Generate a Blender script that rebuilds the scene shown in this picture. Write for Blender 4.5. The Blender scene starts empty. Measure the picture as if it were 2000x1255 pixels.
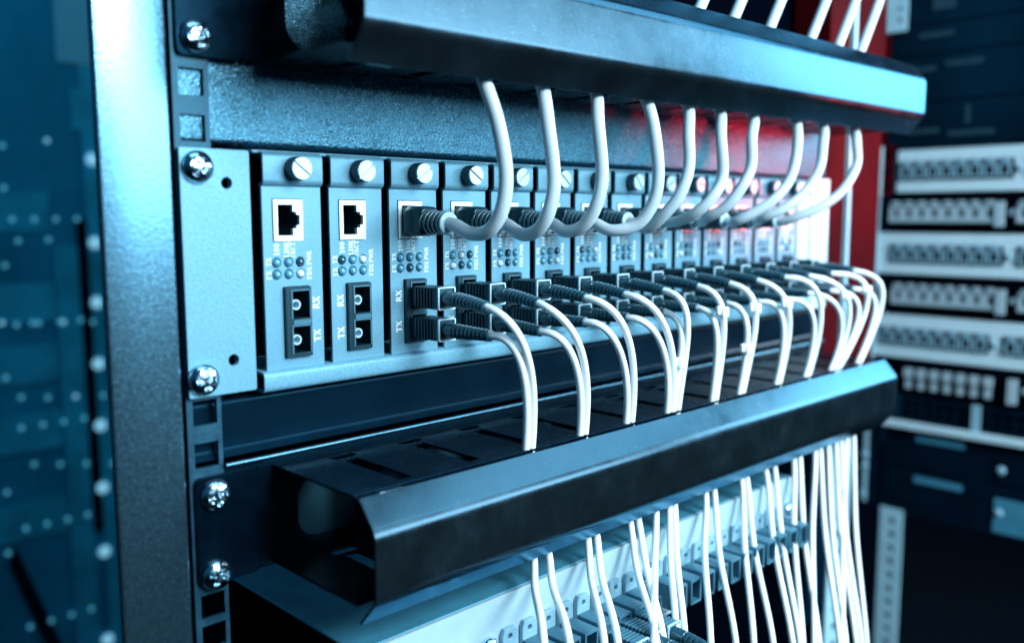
import bpy, bmesh, math, random
from mathutils import Vector, Matrix
PI = math.pi
random.seed(4)
MM = 0.001                      # all lengths below are millimetres: X along the rack, Y into it, Z up
scene = bpy.context.scene
COL = scene.collection

# ------------------------------------------------------------------ materials
def mat(name, base, rough=0.5, metal=0.0, tint=None, spec=0.5, bump=0.0, bscale=900.0, var=0.0, vscale=60.0,
        rvar=0.0, emit=None, estr=0.0, coat=0.0, speck=0.0):
    m = bpy.data.materials.new(name); m.use_nodes = True
    nt = m.node_tree; N = nt.nodes; L = nt.links
    b = N['Principled BSDF']
    b.inputs['Base Color'].default_value = (*base, 1)
    b.inputs['Roughness'].default_value = rough
    b.inputs['Metallic'].default_value = metal
    b.inputs['Specular IOR Level'].default_value = spec
    b.inputs['Coat Weight'].default_value = coat
    b.inputs['Coat Roughness'].default_value = 0.15
    if tint: b.inputs['Specular Tint'].default_value = (*tint, 1)
    if emit:
        b.inputs['Emission Color'].default_value = (*emit, 1); b.inputs['Emission Strength'].default_value = estr
    geo = N.new('ShaderNodeNewGeometry')
    if var or rvar:
        n = N.new('ShaderNodeTexNoise'); n.inputs['Scale'].default_value = vscale; n.inputs['Detail'].default_value = 6
        n.inputs['Roughness'].default_value = 0.65
        L.new(geo.outputs['Position'], n.inputs['Vector'])
        if var:
            mr = N.new('ShaderNodeMapRange'); mr.inputs[1].default_value = 0.3; mr.inputs[2].default_value = 0.7
            mr.inputs[3].default_value = 1 - var; mr.inputs[4].default_value = 1 + var
            L.new(n.outputs['Fac'], mr.inputs[0])
            mx = N.new('ShaderNodeVectorMath'); mx.operation = 'SCALE'; mx.inputs[0].default_value = base
            L.new(mr.outputs[0], mx.inputs['Scale']); L.new(mx.outputs[0], b.inputs['Base Color'])
            if speck:
                n3 = N.new('ShaderNodeTexNoise'); n3.inputs['Scale'].default_value = 1500; n3.inputs['Detail'].default_value = 2
                L.new(geo.outputs['Position'], n3.inputs['Vector'])
                m3 = N.new('ShaderNodeMapRange'); m3.inputs[1].default_value = 0.68; m3.inputs[2].default_value = 0.76
                m3.inputs[3].default_value = 0; m3.inputs[4].default_value = speck
                L.new(n3.outputs['Fac'], m3.inputs[0])
                ad = N.new('ShaderNodeVectorMath'); ad.operation = 'ADD'
                L.new(mx.outputs[0], ad.inputs[0]); L.new(m3.outputs[0], ad.inputs[1])
                L.new(ad.outputs[0], b.inputs['Base Color'])
        if rvar:
            m2 = N.new('ShaderNodeMapRange'); m2.inputs[1].default_value = 0.3; m2.inputs[2].default_value = 0.7
            m2.inputs[3].default_value = max(0.05, rough - rvar); m2.inputs[4].default_value = rough + rvar
            L.new(n.outputs['Fac'], m2.inputs[0]); L.new(m2.outputs[0], b.inputs['Roughness'])
    if bump:
        n2 = N.new('ShaderNodeTexNoise'); n2.inputs['Scale'].default_value = bscale; n2.inputs['Detail'].default_value = 3
        L.new(geo.outputs['Position'], n2.inputs['Vector'])
        bp = N.new('ShaderNodeBump'); bp.inputs['Strength'].default_value = bump; bp.inputs['Distance'].default_value = 0.0004
        L.new(n2.outputs['Fac'], bp.inputs['Height']); L.new(bp.outputs['Normal'], b.inputs['Normal'])
    return m

M = {}
M['cover']   = mat('satin_dark_paint', (0.052, 0.098, 0.130), 0.22, 0.93, (0.4, 0.75, 1.0), 0.8, 0.08, 1500, 0.16, 45, 0.07, speck=0.10)
M['duct']    = mat('black_plastic_coat', (0.0008, 0.0045, 0.010), 0.25, 0.0, (0.1, 0.55, 1.0), 0.25, 0.08, 1600, 0.3, 80, 0.08, speck=0.012)
M['powder']  = mat('textured_powder_coat', (0.058, 0.170, 0.245), 0.25, 0.94, (0.42, 0.85, 1.0), 1.0, 0.7, 1300, 0.65, 1100, 0.08)
M['rail']    = mat('zinc_rail', (0.015, 0.07, 0.115), 0.45, 0.4, (0.5, 0.85, 1.0), 0.6, 0.35, 1300, 0.35, 150, 0.1)
M['post']    = mat('galvanised_post', (0.115, 0.28, 0.39), 0.25, 0.94, None, 0.7, 0.13, 900, 0.10, 700, 0.04)
M['grey']    = mat('light_grey_enamel', (0.15, 0.37, 0.50), 0.40, 0.15, (0.6, 0.9, 1.0), 0.6, 0.30, 1500, 0.22, 1200, 0.06)
M['card']    = mat('grey_card_face', (0.14, 0.34, 0.46), 0.40, 0.25, (0.6, 0.9, 1.0), 0.6, 0.16, 1500, 0.14, 1200, 0.05)
M['white']   = mat('white_enamel', (0.50, 0.70, 0.79), 0.45, 0.0, None, 0.5, 0.06, 900, 0.05, 60)
M['traywhite'] = mat('tray_front_enamel', (0.36, 0.53, 0.61), 0.45, 0.0, None, 0.4, 0.06, 900, 0.06, 60)
M['tray']    = mat('tray_textured_blue', (0.05, 0.24, 0.36), 0.45, 0.1, (0.5, 0.9, 1.0), 0.8, 0.5, 1200, 0.15, 50, 0.05)
M['ink']     = mat('white_print', (0.82, 0.93, 0.97), 0.55)
M['black']   = mat('black_void', (0.0005, 0.0015, 0.004), 0.8, spec=0.0)
M['navy']    = mat('dark_navy_metal', (0.0008, 0.007, 0.016), 0.24, 0.0, (0.1, 0.6, 1), 0.2, 0.1, 600, 0.3, 20)
M['steel']   = mat('nickel_screw', (0.62, 0.80, 0.90), 0.14, 1.0, var=0.08, vscale=400)
M['alu']     = mat('bright_turned_metal', (0.42, 0.60, 0.68), 0.34, 0.7, var=0.05, vscale=500)
M['knurl']   = mat('black_knurled_knob', (0.012, 0.05, 0.075), 0.35, 0.0, (0.6, 0.9, 1), 0.8)
M['chrome']  = mat('jack_shield', (0.78, 0.92, 0.97), 0.30, 0.4, bump=0.05, bscale=1500)
M['plug']    = mat('dark_plug_plastic', (0.004, 0.022, 0.038), 0.35, 0.0, (0.5, 0.9, 1), 0.6, var=0.1, vscale=200)
M['clear']   = mat('clear_plug', (0.03, 0.10, 0.14), 0.12, 0.0, (0.7, 0.95, 1), 0.9)
M['boot']    = mat('ribbed_boot_rubber', (0.012, 0.065, 0.10), 0.3, 0.0, (0.7, 0.95, 1), 1.0)
M['scbody']  = mat('connector_plastic', (0.004, 0.028, 0.048), 0.36, 0.0, (0.5, 0.9, 1), 0.7)
M['rim']     = mat('connector_rim', (0.45, 0.68, 0.78), 0.4)
M['cord']    = mat('white_cord_jacket', (0.80, 0.90, 0.94), 0.38, 0.0, None, 0.45, 0.04, 300, 0.03, 60)
M['cat']     = mat('grey_blue_cable_jacket', (0.50, 0.64, 0.71), 0.27, 0.0, None, 0.5, 0.06, 250, 0.06, 70)
M['lens']    = mat('lamp_lens', (0.10, 0.36, 0.50), 0.10, 0.0, None, 0.8, coat=0.6)
M['lensdk']  = mat('lamp_lens_dark', (0.01, 0.08, 0.13), 0.10, 0.0, None, 0.8, coat=0.6)
M['lenslit'] = mat('lamp_lens_pale', (0.70, 0.88, 0.95), 0.2, 0.0, None, 0.6, coat=0.4)
M['adapter'] = mat('adapter_plastic', (0.05, 0.16, 0.23), 0.4, 0.0, (0.6, 0.9, 1), 0.5)
M['adface']  = mat('adapter_plastic_pale', (0.22, 0.42, 0.52), 0.4)
M['redglow'] = mat('red_glow_post', (0.050, 0.001, 0.003), 0.7, 0.0, None, 0.03, 0.1, 500, 0.2, 25)  # red glow painted into a near-black base colour
M['paleedge']= mat('pale_rail', (0.34, 0.60, 0.72), 0.45, 0.1, None, 0.5, 0.05, 500, 0.12, 40)
M['jackgrey']= mat('jack_row_plastic', (0.20, 0.38, 0.48), 0.4)
M['silver']  = mat('silver_shroud', (0.50, 0.70, 0.80), 0.35, 0.4)
M['glow']    = mat('emissive_dot', (0.4, 0.75, 0.9), 0.3, emit=(0.20, 0.52, 0.70), estr=0.9)  # discs of the far cabinet, bright by emission
M['glowlo']  = mat('dim_emissive_dot', (0.1, 0.4, 0.5), 0.3, emit=(0.07, 0.36, 0.52), estr=0.9)
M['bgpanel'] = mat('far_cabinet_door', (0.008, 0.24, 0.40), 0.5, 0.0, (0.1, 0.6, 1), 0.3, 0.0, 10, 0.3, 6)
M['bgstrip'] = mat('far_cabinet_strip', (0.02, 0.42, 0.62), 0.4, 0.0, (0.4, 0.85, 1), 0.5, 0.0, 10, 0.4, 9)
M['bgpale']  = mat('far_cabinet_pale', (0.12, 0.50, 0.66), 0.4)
M['faint']   = mat('faint_label', (0.008, 0.04, 0.065), 0.5)
M['floor']   = mat('dark_floor', (0.001, 0.004, 0.008), 0.9, spec=0.08)

# ------------------------------------------------------------------ mesh building
class MB:
    def __init__(s): s.bm = bmesh.new()
    def face(s, vs, smooth=False):
        try:
            f = s.bm.faces.new(vs); f.smooth = smooth; return f
        except ValueError: return None
    def box(s, x0, x1, y0, y1, z0, z1):
        v = [s.bm.verts.new((x, y, z)) for x in (x0, x1) for y in (y0, y1) for z in (z0, z1)]
        for a in ((0,1,3,2),(4,6,7,5),(0,4,5,1),(2,3,7,6),(0,2,6,4),(1,5,7,3)): s.face([v[i] for i in a])
        return s
    def rings(s, rings, smooth=True, caps=(True, True)):
        R = [[s.bm.verts.new(p) for p in r] for r in rings]; n = len(R[0])
        for a, b in zip(R, R[1:]):
            for i in range(n): s.face([a[i], a[(i+1) % n], b[(i+1) % n], b[i]], smooth)
        if caps[0]: s.face(R[0][::-1])
        if caps[1]: s.face(R[-1])
        return s
    def lathe(s, prof, c, axis='-y', n=24, smooth=True, caps=(True, True), flute=0.0, nfl=0):
        # prof: (distance along axis, radius); axis -y points out of the rack
        rr = []
        for d, r in prof:
            ring = []
            for i in range(n):
                a = 2*PI*i/n; q = r*(1 + (flute if (nfl and i % 2) else 0))
                u, w = q*math.cos(a), q*math.sin(a)
                if axis == '-y': ring.append((c[0]+u, c[1]-d, c[2]+w))
                elif axis == 'z': ring.append((c[0]+u, c[1]+w, c[2]+d))
                elif axis == '-x': ring.append((c[0]-d, c[1]+u, c[2]+w))
            rr.append(ring)
        return s.rings(rr, smooth, caps)
    def tube(s, pts, r, n=12, caps=(True, True), radii=None):
        P = [Vector(p) for p in pts]; rr = []; up = None
        for i, p in enumerate(P):
            t = (P[min(i+1, len(P)-1)] - P[max(i-1, 0)]).normalized()
            if up is None:
                up = t.orthogonal().normalized()
            else:
                up = (up - t*up.dot(t)).normalized()
            w = t.cross(up); q = radii[i] if radii else r
            rr.append([tuple(p + up*q*math.cos(2*PI*k/n) + w*q*math.sin(2*PI*k/n)) for k in range(n)])
        return s.rings(rr, True, caps)
    def sweep(s, prof, x0, x1, t=1.2, dz1=0.0, nx=1, smooth=True):
        # open sheet-metal profile (Y,Z) with thickness t extruded along X
        P = [Vector(p) for p in prof]; off = []
        for i, p in enumerate(P):
            d = (P[min(i+1, len(P)-1)] - P[max(i-1, 0)]).normalized()
            off.append(p + Vector((-d.y, d.x))*t)
        loop = P + off[::-1]
        R = []
        for k in range(nx+1):
            f = k/nx; x = x0 + (x1-x0)*f
            R.append([(x, q.x, q.y + dz1*f) for q in loop])
        return s.rings(R, smooth)
    def plate(s, outer, holes, d0, d1, plane='xz'):
        # sheet with cut-outs: outline and holes as 2D loops; d0/d1 the two depths of its faces
        def P(a, b, d):
            return {'xz': (a, d, b), 'xy': (a, b, d), 'yz': (d, a, b)}[plane]
        for d, flip in ((d0, False), (d1, True)):
            tmp = bmesh.new(); E = []
            for lp in [outer] + holes:
                vs = [tmp.verts.new((a, b, 0)) for a, b in lp]
                for i in range(len(vs)): E.append(tmp.edges.new((vs[i], vs[(i+1) % len(vs)])))
            bmesh.ops.triangle_fill(tmp, use_beauty=True, edges=E)
            mp = {v: s.bm.verts.new(P(v.co.x, v.co.y, d)) for v in tmp.verts}
            for f in tmp.faces: s.face([mp[v] for v in f.verts])
            tmp.free()
        for lp in [outer] + holes:
            a = [s.bm.verts.new(P(u, w, d0)) for u, w in lp]; b = [s.bm.verts.new(P(u, w, d1)) for u, w in lp]
            n = len(lp)
            for i in range(n): s.face([a[i], a[(i+1) % n], b[(i+1) % n], b[i]])
        return s
    def build(s, name, m, parent=None, origin=None, bevel=0.0, fixn=True):
        o0 = Vector(origin) if origin is not None else (Vector(WORLD[parent.name]) if parent else Vector((0, 0, 0)))
        bmesh.ops.remove_doubles(s.bm, verts=s.bm.verts, dist=1e-4)
        if fixn: bmesh.ops.recalc_face_normals(s.bm, faces=s.bm.faces)
        for v in s.bm.verts: v.co = (v.co - o0)*MM
        me = bpy.data.meshes.new(name); s.bm.to_mesh(me); s.bm.free(); me.set_sharp_from_angle(angle=math.radians(38))
        o = bpy.data.objects.new(name, me); COL.objects.link(o)
        for mm_ in (m if isinstance(m, (list, tuple)) else [m]): me.materials.append(mm_)
        WORLD[o.name] = tuple(o0)
        if parent:
            o.parent = parent; o.location = (o0 - Vector(WORLD[parent.name]))*MM
        else: o.location = o0*MM
        if bevel:
            bv = o.modifiers.new('edge_round', 'BEVEL'); bv.width = bevel*MM; bv.segments = 2; bv.limit_method = 'ANGLE'
            bv.angle_limit = math.radians(35)
        return o
WORLD = {}
def thing(name, label, cat, at=(0, 0, 0), group=None):
    o = bpy.data.objects.new(name, None); COL.objects.link(o); o.empty_display_size = 0.01
    o.location = Vector(at)*MM; WORLD[o.name] = tuple(at)
    o['label'] = label; o['category'] = cat
    if group: o['group'] = group
    return o
def tag(o, label, cat, group=None):
    o['label'] = label; o['category'] = cat
    if group: o['group'] = group
    return o
def copy_tree(o, parent=None):
    c = o.copy(); COL.objects.link(c)
    if parent: c.parent = parent
    for ch in [x for x in o.children]: copy_tree(ch, c)
    return c
def rect(x0, x1, z0, z1, r=0.0, n=4):
    if r <= 0: return [(x0, z0), (x1, z0), (x1, z1), (x0, z1)]
    out = []
    for cx, cz, a0 in ((x1-r, z0+r, -PI/2), (x1-r, z1-r, 0), (x0+r, z1-r, PI/2), (x0+r, z0+r, PI)):
        for i in range(n+1):
            a = a0 + PI/2*i/n; out.append((cx + r*math.cos(a), cz + r*math.sin(a)))
    return out
def circ(x, z, r, n=16, sx=1.0): return [(x + r*sx*math.cos(2*PI*i/n), z + r*math.sin(2*PI*i/n)) for i in range(n)]
def spline(pts, step=4):
    P = [Vector(p) for p in pts]; P = [P[0]*2-P[1]] + P + [P[-1]*2-P[-2]]; out = []
    for i in range(1, len(P)-2):
        a, b, c, d = P[i-1:i+3]; n = max(3, int((c-b).length/step))
        for k in range(n):
            t = k/n
            out.append(0.5*((2*b) + (c-a)*t + (2*a-5*b+4*c-d)*t*t + (3*b-a-3*c+d)*t**3))
    out.append(P[-2]); return out
def fold(pts, r=2.6, n=6):
    # round the inner corners of a (Y,Z) profile
    P = [Vector(p) for p in pts]; out = [tuple(P[0])]
    for a, b, c in zip(P, P[1:], P[2:]):
        d1 = (a-b).normalized(); d2 = (c-b).normalized(); ang = d1.angle(d2); L = min(r/math.tan(ang/2), (a-b).length*.45, (c-b).length*.45)
        s, e = b+d1*L, b+d2*L
        for i in range(n+1):
            t = i/n; out.append(tuple(s*(1-t)**2 + b*2*t*(1-t) + e*t*t))
    out.append(tuple(P[-1])); return out

# slab-serif letters as strokes: x0,z0,x1,z1,width
GL = {
 '0': (0.62, [(.14,.25,.14,.75,.15),(.48,.25,.48,.75,.15),(.14,.75,.31,.95,.1),(.31,.95,.48,.75,.1),(.14,.25,.31,.05,.1),(.31,.05,.48,.25,.1)]),
 '1': (0.5, [(.25,.05,.25,.97,.16),(.06,.04,.44,.04,.08),(.08,.82,.25,.95,.08)]),
 'T': (0.78, [(.39,.05,.39,.93,.17),(.04,.95,.74,.95,.09),(.2,.04,.58,.04,.08),(.06,.76,.06,.92,.07),(.72,.76,.72,.92,.07)]),
 'X': (0.8, [(.12,.94,.68,.06,.17),(.66,.94,.12,.06,.08),(.02,.96,.3,.96,.08),(.5,.96,.78,.96,.08),(.02,.04,.28,.04,.08),(.5,.04,.78,.04,.08)]),
 'R': (0.8, [(.17,.05,.17,.95,.16),(.17,.95,.5,.95,.08),(.5,.95,.58,.74,.15),(.58,.74,.5,.5,.15),(.5,.5,.17,.5,.08),(.4,.5,.7,.05,.15),(.03,.04,.33,.04,.08),(.6,.04,.8,.04,.08)]),
 'F': (0.7, [(.17,.05,.17,.95,.16),(.05,.95,.62,.95,.08),(.17,.5,.46,.5,.08),(.03,.04,.35,.04,.08),(.62,.78,.62,.93,.07)]),
 'D': (0.8, [(.17,.05,.17,.95,.16),(.05,.95,.5,.95,.08),(.05,.05,.5,.05,.08),(.5,.95,.64,.65,.14),(.64,.65,.64,.35,.16),(.64,.35,.5,.05,.14)]),
 'P': (0.74, [(.17,.05,.17,.95,.16),(.17,.95,.48,.95,.08),(.48,.95,.58,.72,.15),(.58,.72,.48,.47,.15),(.48,.47,.17,.47,.08),(.03,.04,.35,.04,.08)]),
 'W': (1.05, [(.1,.95,.32,.05,.14),(.32,.05,.52,.9,.08),(.52,.9,.72,.05,.14),(.72,.05,.94,.95,.08),(.0,.96,.24,.96,.08),(.82,.96,1.04,.96,.08)]),
 'L': (0.66, [(.17,.05,.17,.95,.16),(.03,.05,.6,.05,.08),(.6,.07,.6,.26,.08),(.03,.96,.33,.96,.08)]),
 'I': (0.42, [(.2,.05,.2,.95,.17),(.03,.04,.38,.04,.08),(.03,.96,.38,.96,.08)]),
 'N': (0.8, [(.14,.05,.14,.95,.09),(.14,.95,.64,.05,.16),(.64,.05,.64,.95,.09),(.02,.04,.28,.04,.08),(.52,.96,.78,.96,.08)]),
 'K': (0.8, [(.17,.05,.17,.95,.16),(.22,.4,.62,.93,.09),(.33,.55,.66,.06,.16),(.03,.04,.32,.04,.08),(.03,.96,.32,.96,.08),(.5,.04,.78,.04,.08),(.5,.96,.74,.96,.08)]),
 'A': (0.8, [(.12,.05,.38,.95,.08),(.38,.95,.64,.05,.17),(.22,.34,.54,.34,.07),(.0,.04,.24,.04,.08),(.5,.04,.78,.04,.08)]),
 'C': (0.72, [(.15,.3,.15,.7,.16),(.15,.7,.36,.95,.1),(.36,.95,.6,.85,.09),(.6,.85,.6,.68,.08),(.15,.3,.36,.05,.1),(.36,.05,.62,.2,.09)]),
 '/': (0.4, [(.02,-.1,.36,1.05,.09)]), ' ': (0.35, []),
}
def write(mb, text, xb, zb, size, y, adv=1.12, depth=0.12):
    """letters turned a quarter turn, reading upwards: baseline at X=xb, starting at Z=zb"""
    a = 0; k = 0
    for ch in text:
        w, st = GL[ch]
        for x0, z0, x1, z1, t in st:
            d = Vector((x1-x0, z1-z0)); n = Vector((-d.y, d.x)).normalized()*t*0.62
            c = [(x0+n.x, z0+n.y), (x0-n.x, z0-n.y), (x1-n.x, z1-n.y), (x1+n.x, z1+n.y)]
            yy = y - depth*0.3 - k*0.006; k += 1
            vs = [mb.bm.verts.new((xb - q*size, yy, zb + (a + p)*size)) for p, q in c]
            mb.face(vs)
        a += w*adv
    return mb

def screw_mesh(mb, c, r=6.0, h=3.4, rot=0.3, n=40, axis='-y'):
    """pan head with a real cross recess"""
    R = []
    for j in range(15):
        q = 1 - j/14 if j < 14 else 0.0
        ring = []
        for i in range(n):
            a = 2*PI*i/n; u, w = q*math.cos(a), q*math.sin(a)
            d = h*math.sqrt(max(0, 1 - (q**2)*0.93)) if q < 1 else 0
            ca, sa = math.cos(rot), math.sin(rot); p, s_ = u*ca+w*sa, -u*sa+w*ca
            arm = min(max(abs(s_)-0.09, 0) + max(abs(p)-0.56, 0)*3, max(abs(p)-0.09, 0) + max(abs(s_)-0.56, 0)*3)
            d -= h*0.5*max(0, 1 - arm/0.09)*(1 if q < 0.7 else 0)
            ring.append((c[0]+u*r, c[1]-d, c[2]+w*r))
        R.append(ring)
    mb.rings(R, True, (False, False)); return mb

# ================================================================== THE RACK
# --- left cabinet post
t = thing('cabinet_post', 'tall galvanised steel post at the left edge of the rack, pale above and dark below', 'rack post', (-13, 0, -220))
mb = MB()
prof = rect(-25.6, -0.9, -2.6, 0.0, 1.2, 4)
mb.rings([[(x, y, z) for x, y in prof] for z in (-260, 320)], True)
mb.build('post_face', M['post'], t)
MB().box(-0.7, 0.2, -2.5, 40, -259, 319).build('rubber_seam', M['black'], t)

# --- left mounting rail with square holes
zs = [95.25, 111.1, 127, 139.7, 155.6, 171.4, 184.1, 200, -6.35, -22.2, -38.1, -50.8, -66.7, -79.6, -91.5, -107.4, -123.3, 9.5, 25.4, 41.3, 57, 73]
hz = [(8.3, z) for z in zs]
mb = MB(); zz = sorted(z for x, z in hz)
for z0, z1 in zip([-250]+[z+4.6 for z in zz], [z-4.6 for z in zz]+[300]): mb.box(3.7, 12.9, 0.2, 1.9, z0, z1)
mb.box(0.4, 3.7, 0.2, 1.9, -250, 300); mb.box(12.9, 14.6, 0.2, 1.9, -250, 300)
o = mb.build('mounting_rail', M['rail'])
tag(o, 'dark zinc mounting rail with a column of square holes beside the pale left post', 'mounting rail')

def oval_slot(cx, cy, w, h):  # X centre, Y centre
    return [(cx + (w/2-h/2)*(1 if math.cos(a) > 0 else -1) + h/2*math.cos(a), cy + h/2*math.sin(a)) for a in [2*PI*(i+.5)/16 for i in range(16)]]

def manager(name, label, zb, zt, xe, dz, screws, holes_x):
    t = thing(name, label, 'cable manager', (30, 0, zb))
    # ear + back plate (one bent sheet)
    ear = MB(); ear.plate(rect(2.6, 27.2, zb, zt, 2.5), [circ(x, z, 2.2, 12) for x, z in screws], -2.0, -0.1)
    ear.build('mounting_ear', M['duct'], t, bevel=0.3)
    ear = MB(); ear.plate(rect(457, 484, zb+dz, zt+dz, 2.5), [], -2.0, -0.1); ear.build('mounting_ear', M['duct'], t, bevel=0.3)
    bk = MB()
    hl = [rect(x, x+33, zb+7.2, zt-8.0, 9.5, 6) for x in holes_x]
    bk.plate(rect(27.4, 456.8, zb+0.6, zt-0.6), hl, -1.6, -0.2); bk.build('back_plate', M['duct'], t)
    MB().box(27.4, 456.8, 1.4 if zb < 0 else 1.6, 2.4, zb+0.6, zt-0.6).build('hole_backing', M['knurl'], t) if zb < 0 else None  # added sheet; its blue stands for the dimly lit interior behind the holes
    # slotted top and bottom walls
    for side, z in (('top', zt-1.6), ('bottom', zb+0.6)):
        p = MB(); hs = []
        for i in range(13):
            cx = 59.5 + i*33.6
            if cx > xe-15: break
            hs.append(oval_slot(cx, -10.5, 12, 5.5)); hs.append(rect(cx-3.2, cx+3.0, -52, -15.5, .6, 2))
        p.plate(rect(33.6, xe-6, -56.5, -1.8), hs, z, z+1.1, 'xy')
        for i in range(13):   # stiffening hem bent at the front edge between the slots
            cx = 59.5 + i*33.6
            if cx > xe-15: break
            x0 = 34.2 if i == 0 else cx-27; s = -1 if side == 'top' else 1
            p.box(x0, cx-5.5, -56.5, -55.3, min(z+.5, z+.5+s*5), max(z+.5, z+.5+s*5))
        p.build('slotted_wall', M['duct'], t, bevel=0.15)
    # snap-on front cover
    prf = fold([(-56.6, zb-0.6), (-56.8, zb-2.2), (-66.6, zb+9.0), (-66.6, zt-10.6), (-57.0, zt+0.2), (-56.2, zt-1.2)], 3.0, 6) if False else \
          fold([(-57.2, zb-5.0), (-66.6, zb+5.4), (-66.6, zt-12.4), (-57.6, zt-1.8)], 7.5, 10)
    c = MB(); c.sweep(prf, 34.0, xe, 1.1, dz, 6)
    cv = c.build('front_cover', M['cover'], t)
    cv.modifiers.new('edge_round', 'BEVEL').width = 0.25*MM
    for zc, yc in ((zt-1.9, -57.2), (zb-5.2, -56.4)):
        MB().box(42.5, 52.5, yc-1.6, yc+0.8, zc-0.2, zc+1.0).build('latch_tab', M['alu' if zc > 90 or zc < -60 else 'cover'], t, bevel=0.3)
    for i, (x, z) in enumerate(screws):
        s = MB(); screw_mesh(s, (x, -2.1, z), 5.9, 3.6, 0.25 + i*0.9); s.build('screw', M['steel'], t, (x, -2.1, z))
    return t
up = manager('cable_manager', 'upper black cable duct, its long cover face lit pale blue', 119.6, 160.6, 480, 4.0, [(9.4, 126.0), (9.4, 153.5)], [45, 105, 165, 225, 285, 345, 405])
lo = manager('cable_manager', 'lower black cable duct, white cords passing down behind its cover', -70.8, -29.9, 458, -0.6, [(9.6, -37.0), (8.9, -67.2)], [44, 104, 164, 224, 284, 344, 404])

# --- textured blank panel over the chassis
mb = MB(); mb.sweep(fold([(14, 90.6), (3.2, 91.0), (3.2, 172), (12, 174)], 1.5, 5), 1.0, 484, 1.0)
tag(mb.build('blanking_panel', M['powder']), 'grainy black blanking panel directly above the module row', 'blanking panel')
# --- dark shelf under the chassis with its bright rolled lip
t = thing('rack_shelf', 'dark shelf front with a thin bright rolled lip under the module row', 'rack shelf', (240, 4, -28))
mb = MB(); mb.sweep(fold([(16, -2.0), (4.5, -3.0), (4.0, -22.5), (2.0, -25.0)], 3, 6), 1.2, 484, 1.0)
mb.build('shelf_face', M['cover2'] if 'cover2' in M else M['navy'], t)
mb = MB(); mb.tube([(14.8, -1.2, -27.2), (484, -1.2, -27.2)], 0.95, 14); mb.build('rolled_lip', M['post'], t)
MB().box(14.8, 484, 0.6, 3.0, -31.0, -28.2).build('lower_edge', M['navy'], t, bevel=0.3)

# ================================================================== MODULE CHASSIS
ch = thing('module_chassis', 'light grey two unit chassis holding a row of fourteen plug-in modules', 'chassis', (240, 0, 0))
mb = MB(); mb.plate(rect(1.6, 27.9, -0.2, 88.2, 0.8, 3), [circ(18.8, 76.3, 2.15), circ(19.0, 12.0, 2.15)], -2.4, -0.3)
mb.box(26.4, 27.9, -0.3, 12, -0.1, 88.1)
mb.build('mounting_ear', M['grey'], ch, bevel=0.35)
mb = MB(); mb.plate(rect(457.4, 483.5, -2.0, 90.2, 0.8, 3), [circ(472, 78, 2.15), circ(472, 12, 2.15)], -2.4, -0.3); mb.build('mounting_ear', M['white'], ch, bevel=0.35)
for x, z, a in ((7.9, 81.6, 0.95), (6.9, 6.4, 0.1)):
    s = MB(); screw_mesh(s, (x, -2.5, z), 6.0, 3.8, a); s.build('screw', M['steel'], ch, (x, -2.5, z))
MB().box(29.8, 456.6, -1.0, 60, 87.6, 88.9).build('top_rail', M['grey'], ch, bevel=0.4)
mb = MB(); mb.sweep(fold([(50, 5.2), (-3.9, 5.2), (-3.9, -0.9), (50, -0.9)][::-1], 1.2, 4), 29.9, 456.6, 0.9)
mb.build('bottom_rail', M['grey'], ch)
MB().box(30, 456.6, 34, 36, 5.4, 87.5).build('back_wall', M['black'], ch)
MB().box(28.1, 29.6, 1.0, 60, -0.8, 88.5).build('side_wall', M['black'], ch)
MB().box(441.6, 456.8, -1.2, 0.4, 5.8, 87.2).build('end_blank', M['white'], ch, bevel=0.3)

X0, PITCH = 31.1, 29.29
def led_mat(k, i): return M[{0: 'lens', 1: 'lensdk', 2: 'lenslit'}[[(0,0,1,0,0,2),(1,0,2,0,0,0),(0,0,0,0,1,0),(0,2,1,2,1,0),(0,1,0,2,1,0)][k % 5][i]]]
ORD = ['first', 'second', 'third', 'fourth', 'fifth', 'sixth', 'seventh', 'eighth', 'ninth', 'tenth', 'eleventh', 'twelfth', 'thirteenth', 'fourteenth']

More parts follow.
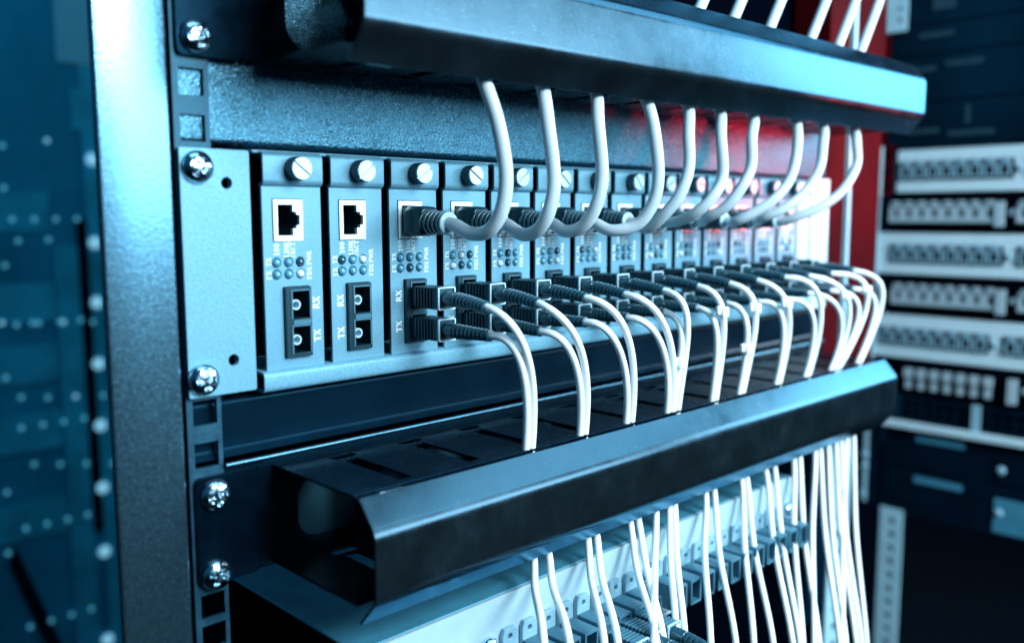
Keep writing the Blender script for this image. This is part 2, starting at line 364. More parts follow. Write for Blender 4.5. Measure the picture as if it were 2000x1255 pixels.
def make_card(port_dx, rx_right, dark_port):
    bx = X0
    t = thing('converter_module', '', 'plug-in module', (bx, 0, 5.6), 'plug-in modules in the chassis row')
    T = []   # RJ45 opening turned a quarter turn: stepped latch side to the right
    jx, jz = bx+12.5, 63.0
    op = [(jx-4.6, jz-5.9), (jx+1.9, jz-5.9), (jx+1.9, jz-3.2), (jx+3.5, jz-3.2), (jx+3.5, jz-2.0), (jx+4.9, jz-2.0),
          (jx+4.9, jz+2.0), (jx+3.5, jz+2.0), (jx+3.5, jz+3.2), (jx+1.9, jz+3.2), (jx+1.9, jz+5.9), (jx-4.6, jz+5.9)]
    px0, px1 = bx+port_dx, bx+port_dx+11.6
    face = MB()
    leds = [(bx+7.1+5.1*i, 46.9-4.5*j) for j in range(2) for i in range(3)]
    holes = [rect(jx-6.6, jx+6.4, jz-8.2, jz+8.0), rect(px0, px1, 10.0, 37.6)] + [circ(x, z, 1.98, 14) for x, z in leds]
    face.plate(rect(bx+1.7, bx+27.1, 5.8, 76.0, 0.5, 2), holes, -1.6, -0.2)
    face.build('faceplate', M['card'], t, bevel=0.3)
    tab = MB(); tab.sweep(fold([(0.0, 76.5), (-2.6, 77.0), (-2.6, 86.9), (-1.2, 87.2)], 1.2, 4), bx+1.5, bx+26.9, 1.2)
    tab.box(bx+27.0, bx+28.3, -1.4, -0.2, 77.6, 86.6)
    tab.build('handle_flap', M['card'], t)
    # thumbscrew
    kx, kz = bx+14.6, 82.2
    kb = MB(); kb.lathe([(0, 4.0), (0.2, 4.5), (5.6, 4.5), (6.0, 4.1)], (kx, -2.7, kz), n=60, smooth=False, flute=-0.07, nfl=1)
    k = kb.build('thumbscrew', M['knurl'], t, (kx, -2.7, kz))
    kc = MB()
    # face disc with a cut slot: two half discs standing either side of a groove
    for sgn in (-1, 1):
        hw = 0.34; r = 4.15; pts = []
        a0 = math.asin(hw/r)
        for i in range(17):
            a = a0 + (PI-2*a0)*i/16; pts.append((r*math.cos(a), sgn*r*math.sin(a)))
        kc.rings([[(kx+p, -2.7-d, kz+q) for p, q in pts] for d in (5.9, 6.9)], False)
    kc.lathe([(5.7, 4.1), (6.1, 4.1)], (kx, -2.7, kz), n=32, smooth=False)
    kc.build('slotted_face', M['alu'], k, (kx, -2.7, kz), bevel=0.12)
    # ethernet jack
    jk = MB(); jk.plate(rect(jx-6.3, jx+6.2, jz-7.9, jz+7.7, 0.3, 2), [op], -2.1, -0.4)
    j = jk.build('network_jack', M['chrome'], t, (jx, 0, jz))
    ji = MB(); ji.plate(rect(jx-6.2, jx+6.1, jz-7.8, jz+7.6), [[(jx+(p-jx)*1.02, q) for p, q in op]], -0.3, 12); ji.box(jx-6, jx+6, 12.1, 13, jz-7.5, jz+7.5)
    for i in range(8): ji.box(jx-3.6, jx-3.2, 2+0.0, 9, jz-3.9+i*1.05, jz-3.6+i*1.05)
    ji.build('jack_cavity', M['plug'], j, (jx, 0, jz))
    # fibre port with two bays
    pc = (px0+px1)/2
    pm = MB(); pm.plate(rect(px0+.2, px1-.2, 10.2, 37.4, 0.3, 2), [rect(px0+2.4, px1-1.2, 11.8, 22.2), rect(px0+2.4, px1-1.2, 25.2, 35.9)], -3.4, 10)
    pm.box(px0+.6, px1-.6, 10.1, 11, 10.6, 37)
    po = pm.build('fibre_port', M['plug'], t, (pc, 0, 24), bevel=0.15)
    ed = MB()
    for z0, z1 in ((11.8, 22.2), (25.2, 35.9)):
        ed.box(px0+2.3, px0+2.9, -3.75, -3.45, z0, z1); ed.box(px0+2.3, px1-1.1, -3.75, -3.45, z1, z1+.55)
        ed.box(px1-1.2, px1-.7, -3.75, -3.45, z0, z1)
    ed.box(px0+3.2, px1-0.6, -3.7, -3.42, 22.9, 24.7)
    ed.build('port_rim', M['adapter'], po, (pc, 0, 24))
    fr = MB()
    for z in (17.0, 30.6):
        R = [[(px0+4.6 + r*math.cos(a), -d, z + r*math.sin(a)) for a in [2*PI*i/20 for i in range(20)]] for d, r in ((0, 2.0), (3.2, 2.0), (3.2, 1.45), (-2, 1.45))]
        fr.rings(R, True, (False, False))
    fr.build('ferrule', M['rim'], po, (pc, 0, 24))
    for i, (x, z) in enumerate(leds):
        l = MB(); l.lathe([(-1, 1.65), (1.4, 1.62), (2.1, 1.45), (2.6, 1.05), (2.9, 0.5), (2.95, 0.02)], (x, 0, z), n=18)
        l.build('indicator_lamp', M['lens'], t, (x, 0, z))
    tx = MB(); y = -1.66
    write(tx, '100', bx+8.4, 49.6, 2.5, y, 1.12); write(tx, 'LINK', bx+12.5, 48.9, 2.2, y, 1.02); write(tx, '/ACT', bx+15.1, 48.7, 2.2, y, 1.02)
    write(tx, 'FX', bx+4.7, 40.8, 2.1, y, 1.05); write(tx, 'TX', bx+4.7, 45.6, 2.1, y, 1.05)
    write(tx, 'FDX', bx+22.2, 40.1, 2.1, y, 1.0); write(tx, 'PWR', bx+22.2, 45.6, 2.1, y, 1.0)
    if rx_right: write(tx, 'RX', bx+25.3, 28.2, 3.0, y, 1.05); write(tx, 'TX', bx+25.5, 15.2, 3.0, y, 1.05)
    else: write(tx, 'RX', bx+port_dx-1.3, 28.2, 3.0, y, 1.05); write(tx, 'TX', bx+port_dx-1.3, 15.2, 3.0, y, 1.05)
    tx.build('lettering', M['ink'], t, fixn=False)
    return t

proto1 = make_card(9.4, True, True)
proto2 = make_card(8.6, False, False)
knob_rot = [0.65, -0.75, -0.55, 0.6, -0.7, 0.7, 0.3, 0.9, -0.4, 0.2, -0.9, 0.5, 0.1, -0.3]
for k in range(14):
    if k == 0: c = proto1
    elif k == 1: c = proto2
    else: c = copy_tree(proto2)
    c.location = ((X0 + PITCH*k)*MM, 0, 5.6*MM)
    if k == 0: lab = 'empty grey module with RX and TX printed right of its port'
    elif k == 1: lab = 'empty grey module with RX and TX printed left of its port'
    else: lab = '%s grey module from the left, cables plugged into it' % ORD[k]
    c['label'] = lab
    i = 0
    for p in c.children:
        if p.name.startswith('thumbscrew'): p.rotation_euler = (0, knob_rot[k], 0)
        if p.name.startswith('indicator_lamp'):
            if k > 0 and p.data.users > 1 or True:
                p.material_slots[0].link = 'OBJECT'; p.material_slots[0].material = led_mat(k, i)
            i += 1

# ================================================================== NETWORK CABLES (upper)
cat_cards = [3, 4, 5, 6, 7, 8, 9, 10, 11, 12]
ARC = [
 [(102.7, -40.0, 57.5), (103.2, -50.0, 58.8), (103.9, -56.5, 66.7), (104.2, -58.5, 80.3), (101.4, -57.0, 99.3)],
 [(131.6, -40.0, 56.7), (130.5, -50.0, 58.7), (130.3, -56.5, 66.2), (131.1, -58.5, 79.1), (129.0, -57.0, 101.2)],
 [(158.8, -40.0, 57.6), (159.3, -50.0, 60.3), (160.0, -56.5, 69.1), (161.1, -58.5, 82.0), (159.9, -57.0, 103.4)],
 [(190.8, -40.0, 57.6), (197.1, -50.0, 60.5), (200.2, -56.5, 70.5), (201.0, -58.5, 83.2), (199.4, -57.0, 102.7)],
 [(218.2, -40.0, 58.5), (218.1, -50.0, 65.2), (221.0, -56.5, 74.3), (224.8, -58.5, 86.4), (226.4, -57.0, 102.1)],
 [(245.5, -40.0, 61.9), (244.2, -50.0, 65.9), (247.6, -56.5, 72.7), (254.1, -58.5, 83.6), (254.1, -57.0, 103.7)],
 [(269.1, -40.0, 63.3), (270.2, -50.0, 68.4), (274.4, -56.5, 77.8), (280.8, -58.5, 89.6), (283.0, -57.0, 104.2)],
 [(299.3, -40.0, 61.6), (304.4, -50.0, 67.4), (312.1, -56.5, 74.9), (322.8, -58.5, 85.6), (331.3, -57.0, 101.4)],
 [(326.4, -40.0, 63.2), (331.1, -50.0, 68.1), (342.9, -56.5, 77.6), (355.1, -58.5, 90.9), (361.3, -57.0, 104.4)],
 [(368.1, -40.0, 64.0), (377.0, -50.0, 69.8), (389.4, -56.5, 79.3), (402.4, -58.5, 94.1), (405.1, -57.0, 106.7)]]
cat_top   = [98.2, 130.3, 163.6, 199.5, 231.8, 259.8, 291.6, 337.4, 369.8, 411.4]
exit_x    = [100, 134, 168, 206, 245, 276, 311.8, 357.8, 391.8, 421.8]
for n, (k, xt) in enumerate(zip(cat_cards, cat_top)):
    x = X0 + PITCH*(k-1) + 12.5; z = 62.6
    t = thing('network_cable', 'thick grey network cable looping up from the jack of the %s module' % ORD[k-1], 'network cable', (x, -2, z), 'network cables rising into the upper duct')
    # plug: clear nose, moulded shell, ribbed boot, collar
    MB().box(x-4.4, x+3.2, -5.0, 6, z-5.4, z+5.4).build('plug_nose', M['clear'], t, bevel=0.4)
    sh = MB(); sh.rings([[(x+a*w, y, z-0.3+b*h) for a, b in ((-1, -.75), (-.7, -1), (.7, -1), (1, -.75), (1, .75), (.7, 1), (-.7, 1), (-1, .75))]
                         for y, w, h in ((-4.2, 4.9, 6.1), (-9, 5.4, 6.4), (-14.0, 5.0, 5.9), (-15.2, 4.3, 5.2))], False)
    sh.build('plug_shell', M['plug'], t, bevel=0.4)
    bt = MB(); pr = []
    d = 13.5
    for i in range(5):
        r = 5.3 - i*0.14; pr += [(d, r-1.0), (d+0.3, r), (d+1.6, r), (d+1.9, r-1.0)]; d += 2.55
    bt.lathe(pr, (x, 0, z-0.9), n=24, smooth=False); bt.build('ribbed_boot', M['boot'], t)
    co = MB(); co.lathe([(26.2, 4.0), (26.4, 4.8), (27.3, 4.8), (27.6, 4.3), (27.6, 2.6)], (x, 0, z-1.2), n=28, smooth=False)
    co.build('boot_collar', M['rim'], t, bevel=0.15)
    f = n/9
    hi = 64 + 22*f
    xm = x + (xt - x)*0.45
    yb = -59.5 + (0 if n else 0)
    xb = [101, 130.5, 160, 199, 224, 254, 281, 325, 357, 400][n]
    pts = [(x, -22, z-1.0), (x, -30, z-1.7)] + [tuple(p) for p in ARC[n]] + [(xt, -53.0, 115), (xt + 1, -48, 124), (xt+(exit_x[n]-xt)*.4, -44, 142),
           (exit_x[n], -47, 161), (exit_x[n]+5, -48, 170), (exit_x[n]+22, -50, 200), (exit_x[n]+44, -50, 235), (exit_x[n]+70, -48, 275)]
    cb = MB(); cb.tube(spline(pts, 2.2), 2.85, 16); cb.build('cable_jacket', M['cat'], t)

# ================================================================== FIBRE CORDS
entry = [120.5, 154, 186.5, 218, 223.5, 257, 283, 322, 356, 388, 395, 425]
BULGE = [0, 0, 0, 0, 0, 0, 3, 5, 9, 16, 26, 17]
exitx = [126.7, 135.6, 161.6, 167.7, 192.5, 198.5, 213.6, 224.3, 228.7, 256.2, 264.4, 291.4, 296.8, 317.2, 327.6, 350.5, 358.0, 377.5, 384.2, 394.5, 405.0, 412.2, 421.0, 430.8]
ends = [(94.7, -93.6), (109.1, -98.6), (130.1, -106.0), (139.0, -109.2), (165.8, -118.6), (171.0, -120.4), (163.6, -117.8), (180.7, -123.8), (187.1, -126.1), (208.0, -133.4), (230.1, -141.2), (247.0, -147.1), (266.5, -154.0), (287.3, -161.3), (295.3, -164.1), (298.8, -165.3), (318.1, -172.1), (311.9, -170.0), (343.8, -181.2), (352.0, -184.0), (365.9, -188.9), (373.1, -191.5), (347.2, -182.4), (380.4, -194.0)]

def sc_plug(t, x, y0, z, droop, yaw=0.0, body=M['scbody']):
    """square push-pull plug with a grooved grip, pale rim and a ribbed boot; returns the boot's tip"""
    b = MB(); b.box(x-3.9, x+3.9, y0-12, y0+6, z-4.0, z+4.0)
    for i in range(7):
        y = y0 - 3.2 - i*2.0
        b.box(x-4.5, x+4.5, y-1.25, y, z-4.6, z+4.6)
    b.box(x-4.4, x+4.4, y0-18.6, y0-15.6, z-4.5, z+4.5)
    b.build('connector_body', body, t, bevel=0.25)
    r = MB(); r.plate(rect(x-4.7, x+4.7, z-4.8, z+4.8, 0.8, 3), [rect(x-4.1, x+4.1, z-4.2, z+4.2, 0.5, 3)], y0-19.6, y0-18.7)
    r.build('connector_rim', M['rim'], t)
    MB().box(x-3.9, x+3.9, y0-19.0, y0-18.65, z-4.0, z+4.0).build('connector_end', body, t)
    # boot: follows a slightly drooping line
    L = 27.0; P = []; R = []
    nseg = 9
    def pos(s): return Vector((x + yaw*s*s*L, y0-18.7-L*s, z - droop*s*s))
    s0 = 0.0
    P.append(pos(0)); R.append(3.3); P.append(pos(.24)); R.append(3.1)
    for i in range(nseg):
        a = .26 + i*.082; rr = 3.2 - i*0.10
        for ds, q in ((0, rr-0.85), (.006, rr), (.052, rr), (.058, rr-0.85)): P.append(pos(a+ds)); R.append(q)
    b = MB(); b.tube(P, 1, 14, radii=R); b.build('ribbed_boot', M['boot'], t)
    return pos(1.0), (pos(1.0)-pos(.93)).normalized()

clips = {8: 0, 12: 1, 15: 0, 19: 1}
for n in range(12):
    k = n + 3
    bx = X0 + PITCH*(k-1)
    for j, (zc, nm) in enumerate(((30.4, 'upper RX'), (17.2, 'lower TX'))):
        x = bx + 14.9
        idx = n*2 + (1 - j)
        t = thing('fibre_cord', 'white fibre cord plugged into the %s port of the %s module from the left' % (nm, ORD[k-1]), 'fibre cord', (x, -3, zc), 'white fibre cords from the modules down into the lower duct')
        dr = random.uniform(1.6, 3.2) if j == 0 else random.uniform(-0.6, 1.2)
        tip, dr_ = sc_plug(t, x, -3.2, zc, dr, random.uniform(-.05, .05) + (0.06 if n > 7 else 0))
        xe = entry[n] + (1.9 if j == 0 else -1.8)
        ye = -54.4; xa = tip.x; lean = xe - xa; za = tip.z; bl = BULGE[n]*(1 if j == 0 else .8)
        fw = 0 if j == 0 else 1.5
        rr = random.uniform(-3, 3); xe += random.uniform(-.25, .25)
        B0 = tip; B3 = Vector((xe, ye, -33)); dd = dr_.copy()
        B1 = tip + dd*(19 if j == 0 else 14) + Vector((lean*.05 + bl*1.0, 0, rr)); B2 = Vector((xe + bl*1.5, ye - 5.5 + fw, -33 + (40 if j == 0 else 32)))
        pts = [tip - dr_*3]
        for q in range(12):
            u = q/12; pts.append(B0*(1-u)**3 + B1*3*u*(1-u)**2 + B2*3*u*u*(1-u) + B3*u**3)
        pts += [(xe, ye, -33), (xe, -51.5, -46)]
        ex = exitx[idx]; e2 = ends[idx]
        pts += [(xe*.5 + ex*.5, -48, -60), (ex, -51.4, -78), (ex*.60 + e2[0]*.40 + random.uniform(-.5, 1.5), -65, -78 + (e2[1]+78)*.5)]
        fx = e2[0] - ex
        pts += [(e2[0], -88, e2[1]), (e2[0] + fx*.3 + 4, -96, e2[1] - 45), (e2[0] + 4, -98, e2[1] - 100)]
        cb = MB(); cb.tube(spline(pts, 3), 1.62, 12); cj = cb.build('cord_jacket', M['cord'], t)
        if idx in clips or idx in (11, 13, 21):
            c = Vector(pts[6 if idx % 2 else 9]); q = MB(); q.box(c.x-2.6, c.x+2.6, c.y-2.4, c.y+2.4, c.z-2.6, c.z+2.6); q.box(c.x-5.2, c.x-2.6, c.y-1, c.y+1, c.z-1.2, c.z+3.2)
            q.build('cord_clip', M['cord'], t, bevel=0.6)

# ================================================================== FIBRE PATCH TRAY (bottom)
tr = thing('patch_tray', 'pale fibre patch tray sliding out under the lower duct, adapters along its front', 'patch tray', (195, -20, -132))
MB().box(38.5, 352, -48.0, 50, -92.6, -91.4).build('tray_lid', M['tray'], tr, bevel=0.4)
MB().box(38.5, 39.8, -48.0, 50, -131.5, -92.8).build('tray_side', M['black'], tr)
fp = MB()
slots = [46.5 + 11.2*i for i in range(4)] + [112.0 + 11.6*i for i in range(8)] + [214 + 12.2*i for i in range(11)]
sl_hole = [rect(x-3.9, x+3.9, -125.4, -116.2) for x in slots]
fp.plate(rect(38.5, 352, -131.5, -91.6, 1.5, 4), [], -50.2, -48.4)
fp.build('front_panel', M['traywhite'], tr, bevel=0.5)
MB().box(38.5, 352, -56.5, -50.4, -133.4, -131.6).build('bottom_lip', M['white'], tr, bevel=0.5)
for x in (88.0, 101.0, 207, 345):
    s = MB(); s.lathe([(0, 4.2), (1.5, 4.2), (3.0, 3.4), (3.8, 2.0), (4.0, 0.02)], (x, -50.3, -110.5), n=24); s.build('screw', M['steel'], tr, (x, -50.3, -110.5))
for i, x in enumerate(slots):
    a = MB(); a.plate([(x-4.3, -128.5), (x+4.3, -128.5), (x+4.3, -108), (x+3, -105.6), (x-3, -105.6), (x-4.3, -108)], [circ(x, -109.2, 1.3, 10)], -52.6, -50.4)
    an = a.build('adapter', M['adface'], tr, (x, -51, -118), bevel=0.3)
    s = MB(); s.plate(rect(x-4.4, x+4.4, -126.2, -113.6, .4, 2), [rect(x-3.3, x+3.3, -125.0, -114.9)], -67.5, -52.8)
    s.box(x-3.2, x+3.2, -55.5, -54, -124.8, -115.0)
    s.build('adapter_sleeve', M['adapter'], an, (x, -51, -118), bevel=0.3)
tray_plugs = [4, 5, 6, 8, 9, 10]
for q, i in enumerate(tray_plugs):
    x = slots[i]
    t = thing('tray_connector', '%s ribbed fibre connector from the left in the pale patch tray' % ORD[q], 'fibre connector', (x, -66, -120), 'fibre connectors in the patch tray')
    tip, d = sc_plug(t, x, -66.5, -120.2, 3 + q % 3, 0.12, M['adapter'])
    pts = [tip-d*3, tip+d*3, tip+d*14+Vector((2, 0, -4)), tip+d*24+Vector((6, 4, -22)), tip+d*26+Vector((10, 10, -60))]
    MB().tube(spline(pts, 3), 1.6, 12).build('cord_jacket', M['cord'], t)

# ================================================================== RIGHT SIDE OF THE RACK
t = thing('rack_upright', 'dark upright with a pale narrow edge at the right end of the module row', 'rack upright', (505, 10, -240))
MB().box(484.5, 516, 2, 30, -60, 300).build('upright_face', M['redglow'], t, bevel=0.6)  # glow is in this upper colour; the navy section below lies outside it
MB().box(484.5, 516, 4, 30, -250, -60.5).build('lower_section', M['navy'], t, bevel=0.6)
MB().box(517, 521.5, -1, 30, -60, 300).build('upright_edge', M['paleedge'], t, bevel=0.5)
MB().box(522, 531, 6, 34, -60, 300).build('upright_return', M['redglow'], t, bevel=0.5)
mb = MB(); mb.plate(rect(531.5, 566, -420, -74), [rect(543, 551, z-3.6, z+3.6, .8, 2) for z in [-400 + 15.875*i for i in range(20)]], 10, 12)
o = mb.build('mounting_rail', M['paleedge']); tag(o, 'pale perforated mounting rail to the right of the hanging white cords', 'mounting rail')
mb = MB(); mb.box(531.5, 600, 12, 60, -72, 300); o = mb.build('red_glow_strip', M['redglow']); tag(o, 'side strip above the pale rail, red glow painted into its dark colour', 'side strip')  # upper end of the rail as a strip, red glow in its colour

# neighbouring rack stands square to this one: its front is the plane X = XR
XR = 850.0
nb = thing('neighbour_rail', 'blurred pale perforated rail of the neighbouring rack, at the bottom right', 'mounting rail', (XR, 88, -500))
mb = MB(); mb.plate(rect(76, 101, -620, -262), [circ(88, -610 + 15.875*i, 3.6, 12) for i in range(22)], XR-1, XR+1, 'yz')
mb.build('rail_face', M['paleedge'], nb)
MB().box(XR+1.5, XR+3, 76, 101, -620, -262).build('rail_back', M['black'], nb)
br = thing('corner_bracket', 'small blurred white bracket with three holes beside the top patch panel', 'bracket', (XR-2, 120, 110))
MB().box(XR-4, XR-2.5, 116, 133, 84, 138).build('bracket_face', M['white'], br, bevel=0.5)
MB().box(XR-3, XR-1.5, 104.5, 115.8, 86, 140).build('hole_strip', M['redglow'], br)
mb = MB()
for z in (96, 112, 129): mb.lathe([(0, 3.4), (1.2, 3.2)], (XR-3, 110, z), '-x', 16)
mb.build('bolt_hole', M['black'], br)
MB().box(XR-3, XR-1, 117.5, 122, -260, 83).build('edge_strip', M['paleedge'], br)

YR = -125
def npanel(name, label, cat, z0, z1, m, y1=101, x=XR):
    t = thing(name, label, cat, (x, -80, z0))
    MB().box(x, x+30, YR, y1, z0, z1).build('panel_face', m, t, bevel=0.5)
    return t
def groups(y0): return [y0 - 126*i for i in range(2)]
for i, (z0, z1, lab) in enumerate(((88.8, 133.4, 'topmost blurred white patch panel in the neighbouring rack'),
                         (1.0, 45.0, 'middle blurred white patch panel in the neighbouring rack'),
                         (-91.0, -44.0, 'lowest blurred white patch panel in the neighbouring rack'))):
    y1 = (101, 122, 124)[i]
    t = npanel('patch_bay', lab, 'patch panel', z0, z1, M['white'], y1)
    zc = (z0+z1)/2
    yg = (99, 104, 112)[i]
    for y0 in groups(yg):
        MB().box(XR-1.2, XR-0.2, y0-114, y0, zc-10, zc+10).build('jack_recess', M['black'], t)
        mb = MB()
        for q in range(8):
            yc = y0 - 8 - q*13.9
            mb.plate(rect(yc-5.6, yc+5.6, zc-8, zc+8.5), [[(yc-3.6, zc-6), (yc+3.6, zc-6), (yc+3.6, zc+2.5), (yc+1.6, zc+2.5), (yc+1.6, zc+5), (yc-1.6, zc+5), (yc-1.6, zc+2.5), (yc-3.6, zc+2.5)]], XR-3.2, XR-1.4, 'yz')
            mb.box(XR-5.2, XR-3.3, yc-2.2, yc+2.2, zc+6.4, zc+12)
        mb.build('jack_row', M['jackgrey'], t)
        for dz in ((0,) if i != 2 else (0,)):
            s = MB(); s.lathe([(0, 4), (1.5, 3.8), (3, 2)], (XR-0.2, y0-119, zc), '-x', 16); s.build('screw', M['adface'], t)
for i, (z0, z1, lab) in enumerate(((45.6, 88.2, 'blurred black switch between the top and middle white patch panels'),
                         (-43.4, 0.4, 'blurred black switch between the middle and lowest white patch panels'),
                         (-131, -91.6, 'blurred black switch just under the lowest white patch panel'))):
    t = npanel('network_switch', lab, 'network switch', z0, z1, M['black'], 106)
    zc = (z0+z1)/2
    for g, y0 in enumerate(groups((106, 100, 84)[i])):
        mb = MB()
        n = 8
        for q in range(n):
            yc = y0 - 7 - q*13.4
            if i < 2:
                mb.plate(rect(yc-6.4, yc+6.4, zc-10, zc+9), [rect(yc-3.2, yc+2.4, zc-5, zc+4)], XR-5, XR-1, 'yz')
                mb.box(XR-8, XR-1, yc-3.4, yc+3.4, zc+9.2, zc+12)
            elif q < 7:
                mb.box(XR-7, XR-1, yc-4.4, yc+3.4, zc+1, zc+10); mb.box(XR-3, XR-1, yc-3.6, yc+3, zc-12, zc+0.8)
        mb.box(XR-7, XR-1, y0-115, y0-107, zc-14, zc+11)
        mb.build('port_shroud', M['silver'], t)
        s = MB(); s.lathe([(0, 3.6), (1.5, 3.4), (3, 2)], (XR-0.2, y0-122, zc), '-x', 16); s.build('screw', M['silver'], t)
t = npanel('port_grid_panel', 'blurred dark panel of small round openings with a white bottom edge', 'port panel', -160, -132, M['navy'], 84)
mb = MB()
for j in range(2):
    for q in range(26):
        mb.lathe([(0, 3.6), (0.8, 3.5)], (XR-0.2, 78-q*11.5, -140-j*11), '-x', 12)
mb.build('round_opening', M['black'], t)['kind'] = 'stuff'
MB().box(XR-9, XR-1, YR, 112, -167.5, -160.3).build('bottom_edge', M['white'], t, bevel=0.6)
for y in (6, -82): MB().box(XR-4, XR-1, y-4, y+4, -160, -132).build('divider', M['adface'], t)

def srv(lab, z0, z1, marks, y1=108, m='navy'):
    t = npanel('server_unit', lab, 'server', z0, z1, M[m], y1)
    for (ya, yb, za, zb_, mm_) in marks: MB().box(XR-1.5, XR-0.2, ya, yb, za, zb_).build('label_strip', M[mm_], t)
    return t
t = srv('upper of the two dark servers under the white edged port panel', -212, -168.5, [(16, 66, -181, -175, 'tray'), (-70, -16, -210, -180, 'navy')], 100)
for y in (-21,): MB().lathe([(0, 4.5), (1.6, 4.2), (3, 2)], (XR-1.6, y, -196), '-x', 16).build('screw', M['adface'], t)
t = srv('lower of the two dark servers under the white edged port panel', -266, -213, [(16, 66, -227, -220, 'tray'), (-70, -16, -262, -226, 'tray')], 100)
for y in (-21,): MB().lathe([(0, 4.5), (1.6, 4.2), (3, 2)], (XR-1.6, y, -241), '-x', 16).build('screw', M['adface'], t)
srv('dark server directly above the top white patch panel, two faint label lines', 134, 182, [(60, 92, 150, 155, 'faint'), (6, 50, 146, 151, 'faint'), (30, 34, 158, 176, 'faint')], 112)
srv('dark server third from the top of the neighbouring rack, faint label lines', 183, 231, [(66, 92, 214, 219, 'faint'), (20, 56, 217, 222, 'faint')], 112)
srv('dark server second from the top of the neighbouring rack, faint label lines', 232, 262, [(50, 84, 248, 253, 'faint')], 112)
srv('topmost dark server of the neighbouring rack, cut by the upper frame edge', 263, 330, [(50, 72, 275, 290, 'faint')], 108)
t = thing('rack_foot_bracket', 'column of pale bolt heads on a dark strip beside the perforated pale rail', 'bracket', (XR, 123, -240))
MB().box(XR-2, XR, 108, 132, -262, -168).build('bracket_face', M['navy'], t)
for z in (-206, -220, -252): MB().lathe([(0, 4.5), (1.6, 4.2), (3, 2)], (XR-2.2, 121, z), '-x', 16).build('bolt_head', M['adface'], t)
mb = MB(); mb.box(560, 640, -6, 0, 160, 300)
t = thing('upper_rail', 'pale blurred rail with round holes behind the cables at the top right', 'mounting rail', (XR, 110, 240))
mb = MB(); mb.plate(rect(96, 128, 258, 330), [circ(104, 270 + 12*i, 2.6, 10) for i in range(4)], XR-6, XR-4, 'yz'); mb.build('rail_face', M['paleedge'], t)
MB().box(XR-3.5, XR-2, 96, 128, 258, 330).build('rail_back', M['black'], t)
MB().box(XR-3, XR-1, 114, 128, 140, 257).build('rail_stem', M['redglow'], t)

# ================================================================== SURROUNDINGS
mb = MB(); mb.box(125, 1400, 330, 334, -800, 700); o = mb.build('rear_wall', M['black']); o['kind'] = 'structure'
mb = MB(); mb.box(-3000, 4000, -3000, 3000, -1002, -1000); o = mb.build('floor', M['floor']); o['kind'] = 'structure'

# far cabinet seen past the left post
YB = 1100.0
fc = thing('far_cabinet', 'blurred blue cabinet far behind the left post, dotted with small round glowing discs', 'cabinet', (260, YB, -900))
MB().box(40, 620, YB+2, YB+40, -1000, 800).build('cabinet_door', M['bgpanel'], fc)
def q4(pa, pb, wa, wb, m, nm='door_strip', d=0):
    mb = MB(); v = [mb.bm.verts.new(p) for p in ((pa[0], YB-d, pa[1]), (pa[0]+wa, YB-d, pa[1]), (pb[0]+wb, YB-d, pb[1]), (pb[0], YB-d, pb[1]))]
    mb.face(v); mb.build(nm, m, fc, fixn=False)
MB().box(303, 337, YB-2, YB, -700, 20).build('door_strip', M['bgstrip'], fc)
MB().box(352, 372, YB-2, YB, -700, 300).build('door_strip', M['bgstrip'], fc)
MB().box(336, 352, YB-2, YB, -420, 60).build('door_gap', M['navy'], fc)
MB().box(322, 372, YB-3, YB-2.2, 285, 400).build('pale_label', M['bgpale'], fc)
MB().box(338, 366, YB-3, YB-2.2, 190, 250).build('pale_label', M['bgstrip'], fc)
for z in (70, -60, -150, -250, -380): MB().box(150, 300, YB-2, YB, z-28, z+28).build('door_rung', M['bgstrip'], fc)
mb = MB(); v = [mb.bm.verts.new(p) for p in ((215, YB-4, -440), (225, YB-4, -410), (285, YB-4, -600), (270, YB-4, -620))]; mb.face(v); mb.build('diagonal_brace', M['navy'], fc, fixn=False)
big = [(365.8, 148.1), (362.7, 24.5), (360.9, -65.5), (358.1, -159.0), (355.9, -254.7), (353.8, -352.6), (351.4, -454.4), (348.5, -597.4)]
small = [(228.0, -85.6), (267.9, -89.0), (309.6, -91.0), (351.8, -94.5), (246.5, -195.5), (282.1, -200.6), (320.6, -204.6), (360.7, -208.8), (257.6, -296.7), (293.2, -303.8), (330.2, -310.3), (368.8, -317.2), (302.4, 172.4), (244.0, 162.1), (242.3, 103.9), (236.9, -4.5), (256.1, 29.7), (296.2, 30.4), (228.4, -164.5), (219.5, -330.8), (215.3, -420.4)]
for i, (x, z) in enumerate(big):
    l = MB(); l.lathe([(0, 9), (2, 8.5), (3.5, 5), (4, .1)], (x-2, YB-4, z), n=16); l.build('round_dot', M['glow'], fc)
small += [(250 + 29*i - 3*j, 60 - 150*j) for j in range(5) for i in range(4)]
for i, (x, z) in enumerate(small):
    l = MB(); l.lathe([(0, 3.4), (1, 3.2), (2, .1)], (x, YB-4, z), n=12); l.build('small_dot', M['glow' if i in (0, 2, 6, 12) else 'glowlo'], fc)

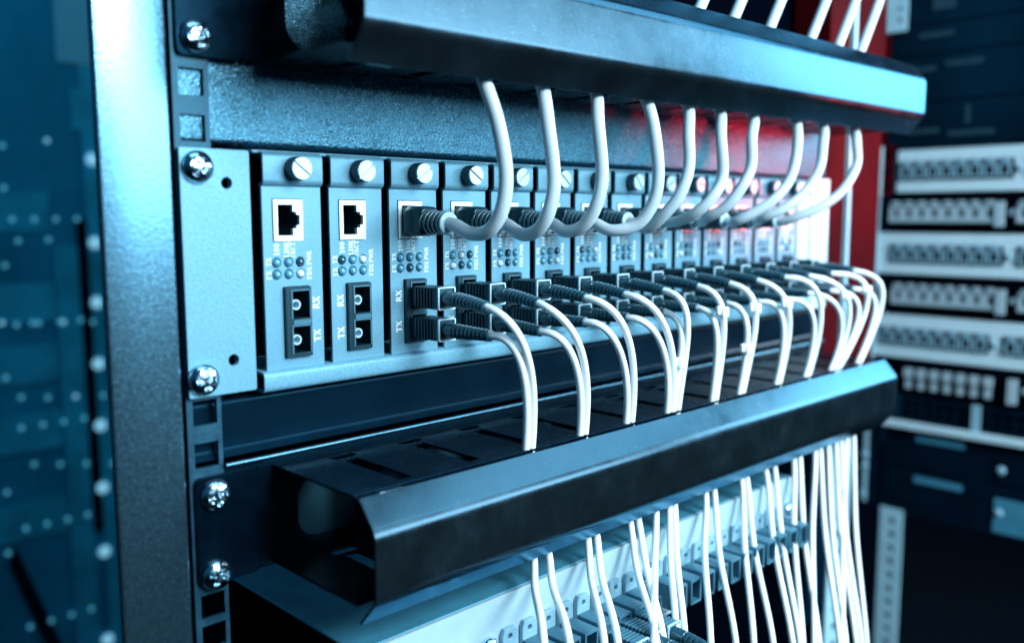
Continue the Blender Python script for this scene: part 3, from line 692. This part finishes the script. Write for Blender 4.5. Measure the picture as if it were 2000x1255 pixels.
# ================================================================== LIGHT
w = bpy.data.worlds.new('World'); scene.world = w; w.use_nodes = True
nt = w.node_tree; bg = nt.nodes['Background']
tc = nt.nodes.new('ShaderNodeTexCoord'); sp = nt.nodes.new('ShaderNodeSeparateXYZ'); rp = nt.nodes.new('ShaderNodeValToRGB'); mr = nt.nodes.new('ShaderNodeMapRange')
nt.links.new(tc.outputs['Generated'], sp.inputs[0]); nt.links.new(sp.outputs['Z'], mr.inputs[0])
mr.inputs[1].default_value = -1; mr.inputs[2].default_value = 1
nt.links.new(mr.outputs[0], rp.inputs[0]); nt.links.new(rp.outputs[0], bg.inputs['Color'])
e = rp.color_ramp.elements; e[0].position = 0.46; e[0].color = (0.001, 0.012, 0.026, 1); e[1].position = 0.60; e[1].color = (0.002, 0.045, 0.10, 1)
x = rp.color_ramp.elements.new(1.0); x.color = (0.003, 0.05, 0.11, 1)
bg.inputs['Strength'].default_value = 1.0

def area(name, loc, aim, sx, sy, power, col, spread=180):
    l = bpy.data.lights.new(name, 'AREA'); l.shape = 'RECTANGLE'; l.size = sx*MM; l.size_y = sy*MM; l.energy = power; l.color = col; l.spread = math.radians(spread)
    o = bpy.data.objects.new(name, l); COL.objects.link(o); o.location = Vector(loc)*MM
    o.rotation_euler = (Vector(aim) - Vector(loc)).to_track_quat('-Z', 'Y').to_euler(); return o
area('broad_area_lamp', (1020, -1300, 262), (1020, 0, 262), 1350, 360, 15.0, (0.64, 0.87, 1.0))  # broad low area lamp mirrored by the post and blanking panel
area('strip_lamp', (2200, -1300, 570), (2200, 0, 570), 3000, 230, 10.0, (0.60, 0.85, 1.0))
area('key_lamp', (2300, -680, 560), (250, -20, 30), 1000, 700, 24.0, (0.74, 0.91, 1.0))
area('front_fill', (150, -1500, 250), (250, 0, 40), 1300, 420, 1.5, (0.35, 0.75, 1.0))  # added weak fill for the module fronts, no real fixture
area('far_fill', (-250, 450, 500), (260, 1100, -60), 500, 500, 1.9, (0.3, 0.72, 1.0))  # added fill out of view that brightens the far cabinet
area('neighbour_fill', (250, -1100, 600), (850, -60, 0), 500, 500, 32.0, (0.78, 0.92, 1.0))  # added fill that brightens the neighbouring rack's white panels
area('overhead_lamp', (200, -700, 1300), (250, 0, 0), 1300, 500, 5.0, (0.35, 0.75, 1.0))
def spot(name, loc, aim, power, col, ang, blend=1.0, r=10):
    l = bpy.data.lights.new(name, 'SPOT'); l.energy = power; l.color = col; l.spot_size = math.radians(ang); l.spot_blend = blend; l.shadow_soft_size = r*MM
    o = bpy.data.objects.new(name, l); COL.objects.link(o); o.location = Vector(loc)*MM
    o.rotation_euler = (Vector(aim) - Vector(loc)).to_track_quat('-Z', 'Y').to_euler(); return o
spot('red_glow_spot', (720, -330, 100), (580, 10, 116), 7.0, (1.0, 0.005, 0.01), 34)  # added out-of-view red spots standing in for the red glow
spot('red_glow_spot', (700, -300, 70), (440, -10, 134), 9.0, (1.0, 0.01, 0.02), 34)
area('bevel_fill', (1080, -660, 780), (250, -60, -40), 800, 420, 4.6, (0.40, 0.78, 1.0))  # added softbox that brightens the lower cover's upper bevel

# ================================================================== CAMERA
cd = bpy.data.cameras.new('Camera'); cam = bpy.data.objects.new('Camera', cd); COL.objects.link(cam); scene.camera = cam
cam.location = Vector((-135.113, -305.471, 64.633))*MM
cam.rotation_euler = (math.radians(83.228), math.radians(0.0733), math.radians(-44.479))
cd.sensor_width = 36; cd.lens = 36*1741.927/2000; cd.clip_start = 0.01; cd.clip_end = 50
cd.dof.use_dof = True; cd.dof.focus_distance = 0.385; cd.dof.aperture_fstop = 5.3

scene.view_settings.view_transform = 'Standard'; scene.view_settings.look = 'None'; scene.view_settings.exposure = 0
scene.cycles.use_denoising = True
scene.cycles.max_bounces = 6; scene.cycles.adaptive_threshold = 0.02
